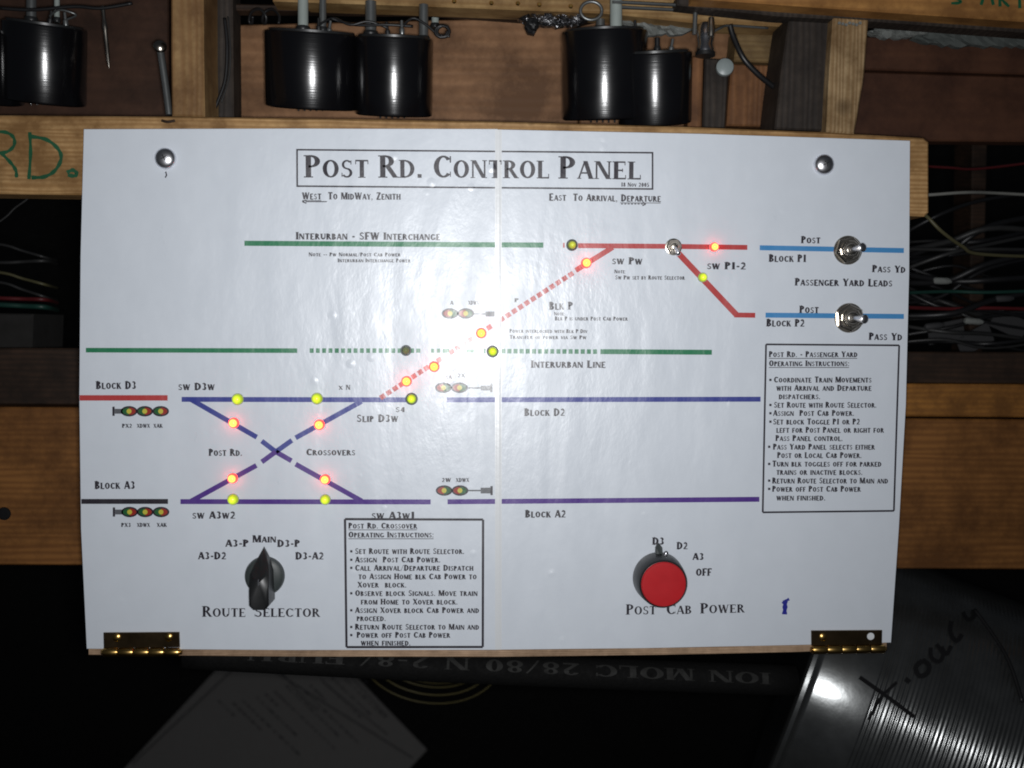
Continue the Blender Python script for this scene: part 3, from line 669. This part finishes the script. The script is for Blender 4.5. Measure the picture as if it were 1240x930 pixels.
# D and A lines
lines('track_line', [(96.5, 481.8, 203, 481.8, 6.6)], RED, 'short red line under the words Block D3')
lines('track_line', [(98.5, 607.2, 203.5, 607.2, 6)], INK, 'short black line under the words Block A3')
text('Block D3', 116.5, 471, 165, cap=9.4); text('Block A3', 115, 592, 163.5, cap=9.4)
lines('track_line', [(220, 483.6, 505, 484.2, 6)], BLUE, 'blue track line, left part')
lines('track_line', [(541, 484.2, 921, 483.4, 6)], BLUE, 'blue track line, right part')
text('sw D3w', 216, 472.4, 260, cap=8.8); text('Slip D3w', 432, 511, 482, cap=9); text('S4', 479, 499, 490, cap=6); text('Block D2', 635, 503.6, 684, cap=9)
lines('track_line', [(218.5, 607.4, 521.5, 607.8, 6)], PURP, 'purple track line, left part')
lines('track_line', [(542, 607.6, 603, 607.2, 6), (604, 607.2, 919.5, 604.6, 6)], PURP, 'purple track line, right part')
text('sw A3w2', 233, 628, 285, cap=8.8); text('sw A3w1', 450, 628.4, 502, cap=8.8); text('Block A2', 636, 626.6, 685, cap=9)
lines('crossover_line', [(231, 483.6, 311, 529.4, 6), (317, 534, 334, 547, 6), (334, 547, 353.5, 533.2, 6), (358, 530.2, 438, 486, 6)], BLUE, 'blue upper half of the crossover', 14)
lines('crossover_line', [(353, 558, 334, 547, 6), (317, 559.4, 334, 547, 6), (358, 562, 438, 606.6, 6), (310.5, 563.6, 231, 607, 6)], PURP, 'purple lower half of the crossover', 16)
text('Post Rd.', 253, 552, 293, cap=8.4); text('Crossovers', 371, 551.4, 430, cap=8)
# route selector and cab power lettering
text('Route', 245, 746.8, 297, 746.9, 13); text('Selector', 308, 746.9, 387, 747, 13)
text('A3-D2', 240, 677.2, 274, cap=8.8); text('A3-P', 273, 662, 301, cap=8.6); text('Main', 306, 656.8, 334, cap=8.8); text('D3-P', 336, 662.2, 363, cap=8.6); text('D3-A2', 358, 677.4, 392, cap=8.8)
text('Post', 758, 744.2, 794, 743.9, 12.5); text('Cab', 807, 743.8, 837, 743.2, 12.5); text('Power', 848, 742.8, 901, 741.6, 12.5)
text('D3', 790, 659.5, 804, cap=8.8); text('D2', 819.5, 665, 832.5, cap=8.6); text('A3', 838.5, 678, 852, cap=8.4); text('OFF', 842.5, 697.2, 861.5, cap=8.8)
# instruction boxes
def boxpx(c, w_):
    return [(c[i][0], c[i][1], c[(i+1) % 4][0], c[(i+1) % 4][1], w_) for i in range(4)]
lines('printed_frame', boxpx([(417.8, 628.6), (585, 629.2), (584.6, 783.4), (419.6, 783.6)], 2.8), INK, 'frame round the crossover instructions')
lines('printed_frame', boxpx([(927.6, 417), (1088.8, 418.2), (1082.4, 618.6), (923.6, 620.4)], 2.2), INK, 'frame round the passenger yard instructions')
for s, a, b, y in (('Post Rd. Crossover', 422, 505, 640), ('Operating Instructions:', 422, 525, 650.8), ('Set Route with Route Selector.', 430, 562, 670.8), ('Assign  Post Cab Power.', 430, 533, 681), ('Call Arrival/Departure Dispatch', 430, 573, 691),
        ('to Assign Home blk Cab Power to', 434, 577, 701.4), ('Xover  block.', 433, 492, 711.4), ('Observe block Signals. Move train', 430, 578, 721.6), ('from Home to Xover block.', 437, 554, 732), ('Assign Xover block Cab Power and', 430, 580, 742.2),
        ('proceed.', 432, 467, 752), ('Return Route Selector to Main and', 430, 580, 762.4), ('Power off Post Cab Power', 432, 545, 772.2), ('when finished.', 437, 497, 781.6)):
    text(s, a, y, b, cap=7)
lines('printed_rule', [(422, 641.6, 505, 641.6, .8), (422, 652.4, 525, 652.4, .8)], INK)
lines('bullet_points', [(424, y, 426.8, y, 2.8) for y in (667.6, 677.8, 687.6, 718.4, 739, 759.2, 769)], INK)
for s, a, b, y in (('Post Rd. - Passenger Yard', 931, 1038, 432.4), ('Operating Instructions:', 931, 1028, 443.4), ('Coordinate Train Movements', 937, 1055, 463.2), ('with Arrival and Departure', 940, 1055, 473.2), ('dispatchers.', 943, 993, 483.4),
        ('Set Route with Route Selector.', 937, 1061, 493.7), ('Assign  Post Cab Power.', 936, 1034, 503.6), ('Set block Toggle P1 or P2', 936, 1041, 514), ('left for Post Panel or right for', 940, 1070, 524), ('Pass Panel control.', 939, 1020, 534),
        ('Pass Yard Panel selects either', 936, 1059, 544.4), ('Post or Local Cab Power.', 941, 1043, 554.6), ('Turn blk toggles off for parked', 935, 1067, 565), ('trains or inactive blocks.', 940, 1044, 575), ('Return Route Selector to Main and', 935, 1075, 585.4),
        ('Power off Post Cab Power', 935, 1042, 595.4), ('when finished.', 940, 999, 606)):
    text(s, a, y, b, cap=7)
lines('printed_rule', [(931, 434, 1038, 434, .8), (931, 445, 1028, 445, .8)], INK)
lines('bullet_points', [(931.5, y, 934.3, y, 2.8) for y in (460, 490.4, 500.4, 510.6)]+[(930, y, 932.8, y, 2.8) for y in (541, 561.8, 582, 592)], INK)
# printed signal heads
def signal(cx_list, cy, flip, mast, words):
    def ell(cx, cy, rx, ry, a0, a1, l): return ([P(cx+rx*math.cos(R(a0+(a1-a0)*k/16)), cy+ry*math.sin(R(a0+(a1-a0)*k/16)), YP) for k in range(17)], l)
    k_, r_, g_, y_ = [], [], [], []
    for cx in cx_list:
        k_.append(ell(cx, cy, 10.2, 6.4, 0, 360*16/17, 0))
        a, b = (r_, g_) if flip else (g_, r_)
        a.append(ell(cx-.2, cy, 7.8, 4.4, 90, 270, 2)); b.append(ell(cx+.2, cy, 7.8, 4.4, -90, 90, 2))
        y_.append(ell(cx, cy, 3, 3, 0, 360*16/17, 4))
    s = obj('signal_outline', flat(k_), INK, panel); obj('signal_half', flat(r_), SRED, panel, label='red halves of a printed signal'); obj('signal_half', flat(g_), SGRN, panel, label='green halves of a printed signal')
    obj('signal_centre', flat(y_), YEL, panel)
    lines('signal_mast', mast[:1], INK); lines('signal_mast', mast[1:], GREY)
    for (s_, a, b, y) in words: text(s_, a, y, b, cap=4.8)
signal((156.3, 175.3, 194.6), 498, False, [(137.5, 492.4, 137.5, 503.6, 2.8), (139, 498, 149, 498, 6)], (('PX2', 148, 160, 518), ('XDWX', 166, 181.5, 518), ('XAK', 186, 197, 518)))
signal((157, 175.8, 195), 620, False, [(138, 614.4, 138, 625.6, 2.8), (139.5, 620, 149, 620, 6)], (('PX3', 147, 158.5, 638), ('XDWX', 166, 181.5, 638), ('XAK', 190, 202, 638)))
signal((537.8, 557), 594, True, [(595.3, 588.6, 595.3, 599.6, 2.8), (567, 594, 583, 594, 1.8), (582, 594, 594, 594, 7)], (('2W', 535, 546, 583.6), ('XDWX', 552, 568, 583.6)))
signal((537, 556.5), 469.5, True, [(595, 464.4, 595, 475, 2.8), (567, 469.8, 583, 469.8, 1.8), (582, 469.8, 594, 469.8, 6)], (('XA', 539, 547, 459), ('2X', 554, 563, 457)))
signal((545, 564), 379.6, True, [(600, 374, 600, 385, 2.4), (574, 380.2, 589, 380.2, 1.8), (588, 380.2, 599, 380.2, 6)], (('A', 545, 549, 369), ('XDWX', 567, 580, 369)))
o = obj('pen_mark', join(stroke_px([(951, 727), (950.6, 735), (950, 744)], 5.4, YP-.0001), stroke_px([(947.6, 731), (951.5, 727.6), (955.6, 725.4)], 3.2, YP-.00012)), PENB, panel, label='blue marker stroke near the right hinge')
o = obj('pen_mark', stroke_px([(200.5, 208), (201.6, 212), (200, 215)], 1.6, YP-.0001), INK, panel, label='tiny dark nick under the left bolt')

# ------------------------------------------------------------------ indicator lights
def dome(c, r, h, seg=24):
    pr = [(r*1.0, 0), (r, h*.25)]+[(r*math.cos(R(a)), h*.25+h*.75*math.sin(R(a))) for a in (15, 30, 45, 60, 75, 86)]
    return lathe(pr, c, (0, -1, 0), seg)
def ringv(c, r0, r1, h, seg=28):
    return lathe([(r1, 0), (r1, h*.7), (r1-.0002, h), (r0+.0002, h), (r0, h*.6), (r0, 0)], c, (0, -1, 0), seg, cap=False)
def led(x, y, kind, r=5.7, ring=True):
    m, lb = {'R': (LRED, 'lit red indicator light'), 'Y': (LYG, 'lit yellow green indicator light'), 'D': (LDIM, 'dim yellow green indicator light'), 'O': (LOFF, 'unlit olive indicator light')}[kind]
    c = P(x, y, YP); rr = r*mm(0)
    o = obj('indicator_light', dome(c, rr, .0036), m, panel, True, label=lb)
    obj('bezel', ringv(c, rr+.00005, rr+(.0009 if ring else .00035), .0008), SKIRT if ring else PBEZ, o, True)
PBEZ = simple('pale_bezel', (.40, .40, .38), .5)
for x, y, k, r, rg in ((288, 483.4, 'Y', 6.4, False), (384, 482.6, 'Y', 6.4, False), (282.4, 604.6, 'Y', 6.2, False), (394, 604.8, 'Y', 5.8, False), (498.4, 483, 'Y', 5.4, True), (596.6, 425.6, 'Y', 5.2, True),
        (692.6, 296.8, 'D', 5, True), (491.6, 424.4, 'O', 4.6, True), (850.6, 336, 'Y', 5.2, False), (283.4, 512, 'R', 5.8, False), (387, 514.2, 'R', 5.8, False), (282, 579, 'R', 5.6, False), (394, 580.2, 'R', 5.6, False),
        (492.4, 461.6, 'R', 5.8, False), (525.8, 444, 'R', 5.8, False), (582.6, 403.4, 'R', 5.8, False), (709.8, 318.6, 'R', 5.8, False), (864.4, 299.2, 'R', 5, False)):
    led(x, y, k, r, rg)

# ------------------------------------------------------------------ toggles
def toggle(x, y, tip, size, rot, lb):
    c = P(x, y, YP); s = size
    o = obj('toggle_switch', lathe([(.0031*s, 0), (.0031*s, .0052*s), (.0027*s, .0058*s), (.0022*s, .0060*s)], c, (0, -1, 0), 24), STEEL, panel, True, label=lb)
    obj('washer', lathe([(.0072*s, 0), (.0074*s, .0003), (.0072*s, .0006*s), (.003*s, .0006*s)], c, (0, -1, 0), 32), STEEL, o, True)
    obj('hex_nut', hexn(c+Vector((0, -.0005, 0)), .0070*s, .0026*s, rot, .0006*s), STEEL, o)
    obj('upper_nut', hexn(c+Vector((0, -.0030*s, 0)), .0048*s, .0014*s, rot+.3, .0004*s, 10), STEEL, o)
    a = c+Vector((0, -.0048*s, 0)); b = P(*tip); ax = (b-a); L = ax.length
    pr = [(.0011*s, 0), (.0013*s, L*.4), (.0017*s, L*.75), (.0021*s, L*.9), (.0022*s, L*.96), (.0018*s, L*1.0), (.001*s, L*1.03)]
    obj('lever', lathe(pr, a, ax, 20), ZINC, o, True)
toggle(1026.5, 303, (1045.5, 299.4, -.0145), 1.05, .25, 'toggle switch on the upper light blue line')
toggle(1028, 385, (1048, 386.6, -.0145), 1.08, .62, 'toggle switch on the lower light blue line')
toggle(815.5, 299, (821.6, 307.6, -.0095), .60, .1, 'small toggle switch on the red line')

# ------------------------------------------------------------------ bolts holding the panel
for x, y, lb in ((200.5, 192, 'left panel bolt'), (997.6, 199.4, 'right panel bolt')):
    c = P(x, y, YP); r = 12.6*mm(0)
    pr = [(r*1.02, 0), (r*1.0, .0005)]+[(r*math.cos(R(a)), .0005+.0030*math.sin(R(a))) for a in (12, 25, 38, 50, 62, 74, 84)]
    o = obj('round_head_bolt', lathe(pr, c, (0, -1, 0), 40), ZINC, panel, 'all', label=lb)
    for k in (0, 1):
        a = .5+k*PI/2; u = Vector((math.cos(a), 0, math.sin(a)))*.0016; v = Vector((-math.sin(a), 0, math.cos(a)))*.00022
        q = c+Vector((0, -.0036-.00003*k, 0)); obj('drive_slot', extr([q-u-v, q+u-v, q+u+v, q-u+v], .0003, .00003), BLACKK, o)

# ------------------------------------------------------------------ route selector knob
c = P(321, 697, YP); s = mm(0)
ro = obj('route_selector_knob', lathe([(.0104, 0), (.0104, .0014), (.0098, .0030), (.0080, .0040), (.0040, .0042)], c, (0, -1, 0), 48), SKIRT, panel, True, label='black pointer knob of the route selector')
def loftbar(c, prof, hts):
    # prof: outline (x,z) metres, hts: height for each outline vertex of the top face
    n = len(prof)
    V = [c+Vector((x*1.1, -.002, z*1.02)) for x, z in prof]+[c+Vector((x, -h+.0008, z)) for (x, z), h in zip(prof, hts)]+[c+Vector((x*.8, -h, z*.96)) for (x, z), h in zip(prof, hts)]
    F = []
    for r_ in range(2):
        for i in range(n):
            j = (i+1) % n; F.append((r_*n+i, r_*n+j, (r_+1)*n+j, (r_+1)*n+i))
    cc = len(V); V.append(c+Vector((0, -max(hts)*.97, 0)))
    for i in range(n): F.append((2*n+i, 2*n+(i+1) % n, cc))
    F.append(tuple(reversed(range(n))))
    return fixn(V, F)
prof = [(0, .0158), (.0016, .0125), (.0036, .0082), (.0048, .0040), (.0050, -.0040), (.0050, -.0118), (.0030, -.0142), (-.0030, -.0142), (-.0050, -.0118), (-.0050, -.0040), (-.0048, .0040), (-.0036, .0082), (-.0016, .0125)]
hts = [.0045, .0062, .0100, .0150, .0170, .0165, .0160, .0160, .0165, .0170, .0150, .0100, .0062]
obj('pointer_grip', loftbar(c, prof, hts), BLACKK, ro, True)
obj('pointer_line', extr([c+Vector(p) for p in ((-.0002, -.0172, -.001), (.0002, -.0172, -.001), (.0002, -.0172, .0022), (-.0002, -.0172, .0022))], .0003, .00003), GREY, ro)
# ------------------------------------------------------------------ cab power knob
c = P(797, 699, YP)
kn = obj('cab_power_knob', lathe([(.0137, 0), (.0139, .0008), (.0135, .0070), (.0128, .0140), (.0122, .0148), (.0118, .0150)], c, (0, -1, 0), 56), BLACKK, panel, True, label='black knob with a red cap for cab power')
obj('red_cap', lathe([(.0119, .0148), (.0118, .0153), (.0114, .0157), (.0100, .0158), (.0040, .0157)], c, (0, -1, 0), 48), REDCAP, kn, True)
pc = P(796.6, 668, YP)
obj('pointer_tab', extr([pc+Vector(p) for p in ((-.0020, -.0050, -.004), (.0020, -.0050, -.004), (.0018, -.0036, .0028), (.0004, -.0026, .0048), (-.0004, -.0026, .0048), (-.0018, -.0036, .0028))], .0022, .0003), SKIRT, kn)
pc = P(804.6, 668, YP)
obj('set_screw', lathe([(.0010, 0), (.0011, .0010), (.0005, .0014)], pc+Vector((0, -.004, 0)), (0, -1, .4), 12), CHROME, kn, True)

# ------------------------------------------------------------------ hinges
def hinge(lf, bar, screws, hole, lb):
    YH = YP-.0014
    cc = [P(x, y, YH) for x, y in lf]
    h = obj('hinge', extr(cc, .0012, .0002), BRASSD, panel, label=lb)
    a = P(bar[0], bar[2], YH+.0006); b = P(bar[1], bar[3], YH+.0006); r = 5.4*mm(0); n = 5
    for k in range(n):
        p = a.lerp(b, k/n+.004); q = a.lerp(b, (k+1)/n-.004)
        obj('knuckle', lathe([(r*.9, 0), (r, .0004), (r, (q-p).length-.0004), (r*.9, (q-p).length)], p, q-p, 20), BRASS, h, True)
    obj('hinge_pin', lathe([(r*.55, 0), (r*.55, (b-a).length+.0016), (r*.3, (b-a).length+.002)], a-(b-a).normalized()*.0008, b-a, 14), BRASS, h, True)
    for x, y in screws:
        c_ = P(x, y, YH); sc_ = obj('screw_head', lathe([(.0022, 0), (.0021, .0004), (.0014, .0009), (.0004, .0011)], c_, (0, -1, 0), 20), BRASS, h, True)
        for k in (0, 1):
            an = .78+k*PI/2; u = Vector((math.cos(an), 0, math.sin(an)))*.0013; v = Vector((-math.sin(an), 0, math.cos(an)))*.0002
            q = c_+Vector((0, -.00115-.00002*k, 0))
    for x, y in hole:
        c_ = P(x, y, YH-.00006); obj('screw_hole', lathe([(.0020, 0), (.0019, .0001), (.0004, .00011)], c_, (0, -1, 0), 24), PALEH, h, True, label='open hole showing the white sheet')
PALEH = simple('white_sheet_in_hole', (.76, .78, .80), .7)
hinge([(125, 766.4), (216.8, 765.8), (217.4, 784), (125.4, 785)], (125, 218, 789.6, 789.6), ((141.5, 772), (204.5, 771.6)), (), 'left hinge with two screws')
hinge([(982.8, 764), (1068.6, 763.4), (1068.2, 780.6), (983, 781.8)], (983.4, 1071, 786.8, 785.6), ((996.6, 771.4),), ((1054.4, 770.6),), 'right hinge with one screw missing')

# conduit print (upside down, as it runs)
def text_on(s, xr, yr, xl, yl, cap, Y, m, parent, name='lettering', label=None):
    # baseline start at the right, upside down
    A = P(xr, yr, Y); B = P(xl, yl, Y); u = (B-A); L = u.length; u.normalize(); v = Vector((-u.z, 0, u.x))
    gl, wd = layout(s); V, F = [], []
    for pl, l in gl:
      for q_ in range(4):
        n = len(V)
        mixp = lambda m0, m1, t: (m0[0]+(m1[0]-m0[0])*t, m0[1]+(m1[1]-m0[1])*t)
        sub = [mixp(pl[0], pl[3], q_/4), mixp(pl[1], pl[2], q_/4), mixp(pl[1], pl[2], (q_+1)/4), mixp(pl[0], pl[3], (q_+1)/4)]
        for a, b in sub:
            p = A+u*(a*L/wd)+v*(b*cap*mm(Y))
            t_ = max(-1, min(1, (p.z-((pa.lerp(pb, (p.x-pa.x)/(pb.x-pa.x))).z-.0012*math.sin(PI*(p.x-pa.x)/(pb.x-pa.x))))/rr_))
            V.append(Vector((p.x, .040-rr_*math.sqrt(1-t_*t_)*1.0-.00025-l*.00001, p.z)))
        F.append(tuple(range(n, n+4)))
    return obj(name, (V, F), m, parent, label=label)
text_on('ION MOLC 28/80 N 2-8/ FURU', 934, 817.5, 300, 788, 12.5, .030, PIPET, cp, label='faded upside down print')

# coil of yellowish wire
cc = P(524, 790, .33)
for k, (rx, rz) in enumerate(((.062, .046), (.055, .040), (.045, .031), (.050, .036), (.034, .021))):
    o = obj('wire_loop', tube([cc+Vector((rx*math.cos(a*PI/12), .004*k+.006*math.sin(a*.5), rz*math.sin(a*PI/12))) for a in range(25)], (.0006, .0007, .0005, .0006, .0008)[k], 6, 3), WIREY, None, 'all')
    tag(o, 'loop of yellowish wire coiled in the dark below the panel', 'wire', 'loops of the yellowish wire coil')
# drawing sheet
SY0 = 1.02
sp = [(277, 795), (412, 800), (517, 908), (478, 950), (300, 1010), (128, 955)]
def SP(x, y): # tilted sheet: lower part nearer
    base = P(x, y, 1.0); k = (y-790)/200.0
    return P(x, y, SY0-.16*k)
fr = [SP(*p) for p in sp]
V = fr+[p+Vector((0, .002, 0)) for p in fr]; n = len(fr)
F = [tuple(range(n)), tuple(reversed(range(n, 2*n)))]+[(i, n+i, n+(i+1) % n, (i+1) % n) for i in range(n)]
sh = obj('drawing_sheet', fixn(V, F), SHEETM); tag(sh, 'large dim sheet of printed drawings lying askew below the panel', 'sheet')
def sheet_line(x0, y0, x1, y1, w_, off=.0025):
    d = Vector((x1-x0, y1-y0)); d.normalize(); n_ = Vector((-d.y, d.x))*w_/2
    q = [SP(x0+n_.x, y0+n_.y), SP(x1+n_.x, y1+n_.y), SP(x1-n_.x, y1-n_.y), SP(x0-n_.x, y0-n_.y)]
    V = [CAM+(p-CAM)*(1-off) for p in q]; return V, [(0, 1, 2, 3)]
sl_ = [sheet_line(285, 808, 160, 925, 1.6), (sheet_line(327, 810, 500, 918, 1.6, .003)), sheet_line(335, 808, 372, 850, 1.3), sheet_line(372, 850, 386, 860, 1.4), sheet_line(390, 825, 470, 890, 1.2), sheet_line(418, 812, 470, 868, 1.2)]
rn = random.Random(3)
k_ = 0
for row in range(13):
    # rows of notes run down the sheet, parallel to its long right edge
    bx, by = 262+row*13.5, 846-row*3.2+(row % 3)*2
    t_ = rn.uniform(0, 14)
    end = rn.uniform(50, 105) if row % 4 else rn.uniform(20, 40)
    while t_ < end:
        L = rn.uniform(2.5, 8); x, y = bx+t_*.72, by+t_*.69
        sl_.append(sheet_line(x, y, x+L*.72, y+L*.69, rn.uniform(1.0, 2.2), .0026+k_*.000012)); k_ += 1
        t_ += L+rn.uniform(1.2, 4)
obj('sheet_print', join(*sl_), SHEETI, sh, label='faint lines and notes on the sheet')
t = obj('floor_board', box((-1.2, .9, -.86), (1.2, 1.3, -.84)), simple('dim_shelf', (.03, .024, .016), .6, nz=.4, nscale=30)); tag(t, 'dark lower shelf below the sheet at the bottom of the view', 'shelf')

# ------------------------------------------------------------------ ribbed metal drum at the lower right
A0 = P(960, 818, .175); A1 = P(1330, 976, .105); axv = (A1-A0).normalized(); RD = .108
prof = [(RD*.90, -.001), (RD*.985, -.001), (RD*1.012, .0006), (RD*1.015, .003), (RD*1.005, .0045), (RD*.995, .006), (RD*.995, .0075), (RD, .010), (RD, .040)]
h = .040
for k in range(36*6):
    prof.append((RD-.00024+(.00019+.00008*math.sin(k*.21)*math.sin(k*.047))*math.cos(2*PI*k/6), h)); h += .0026/6
prof += [(RD, h+.01), (RD, h+.12)]
DRUM = simple('brushed_grey_metal', (.15, .155, .155), .23, .82, nz=.55, nscale=45, bstr=.25, bd=.0006)
dr = empty('metal_drum', A0-Vector((0, 0, RD)), 'large ribbed grey metal drum with black marker writing at lower right', 'drum')
obj('drum_body', lathe(prof, A0, axv, 160), DRUM, dr, True)
def on_drum(x, y, lift=.0003):
    d = (MC @ Vector(((x-CX)/F_PX, 1.0, -(y-CY)/F_PX))).normalized()
    o_ = CAM-A0; dp = d-axv*d.dot(axv); op = o_-axv*o_.dot(axv); r = RD+lift
    a, b, c_ = dp.dot(dp), 2*dp.dot(op), op.dot(op)-r*r; D = b*b-4*a*c_
    if D < 0: D = 0
    return CAM+d*((-b-math.sqrt(D))/(2*a))
def dstroke(pts, w_, lift=.0004):
    q = smoothpath([Vector((x, y, 0)) for x, y in pts], 6) if len(pts) > 2 else smoothpath([Vector((*pts[0], 0)), Vector((*pts[1], 0))], 8)
    V, F = [], []
    for i, p in enumerate(q):
        d = (q[min(i+1, len(q)-1)]-q[max(i-1, 0)]).normalized(); n_ = Vector((-d.y, d.x, 0))*w_/2
        V += [on_drum(p.x+n_.x, p.y+n_.y, lift), on_drum(p.x-n_.x, p.y-n_.y, lift)]
    for i in range(len(q)-1): F.append((2*i, 2*i+2, 2*i+3, 2*i+1))
    return V, F
obj('handwriting', join(dstroke([(1041, 820), (1072, 842), (1107, 868)], 5, .0004), dstroke([(1086, 826), (1066, 846), (1052, 872)], 4, .00045),
    dstroke([(1117, 800), (1109, 808), (1113, 818), (1122, 816), (1125, 806), (1117, 799)], 6, .0005),
    dstroke([(1127, 784), (1128, 796), (1137, 801), (1142, 792), (1134, 780)], 5, .00055), dstroke([(1140, 783), (1146, 792), (1152, 782)], 5, .0006), dstroke([(1152, 752), (1151, 766), (1158, 776), (1165, 768)], 5.5, .00065), dstroke([(1166, 741), (1172, 750), (1180, 746), (1178, 738)], 5, .0007), dstroke([(1096, 822), (1102, 826)], 6, .0008)), MARKK, dr, label='black marker writing')
cable([on_drum(1180, 738, .004), on_drum(1200, 765, .002), on_drum(1216, 790, .002), on_drum(1226, 812, .002), on_drum(1238, 850, .003)], .0012, WIREB, 'black wire lying over the metal drum')
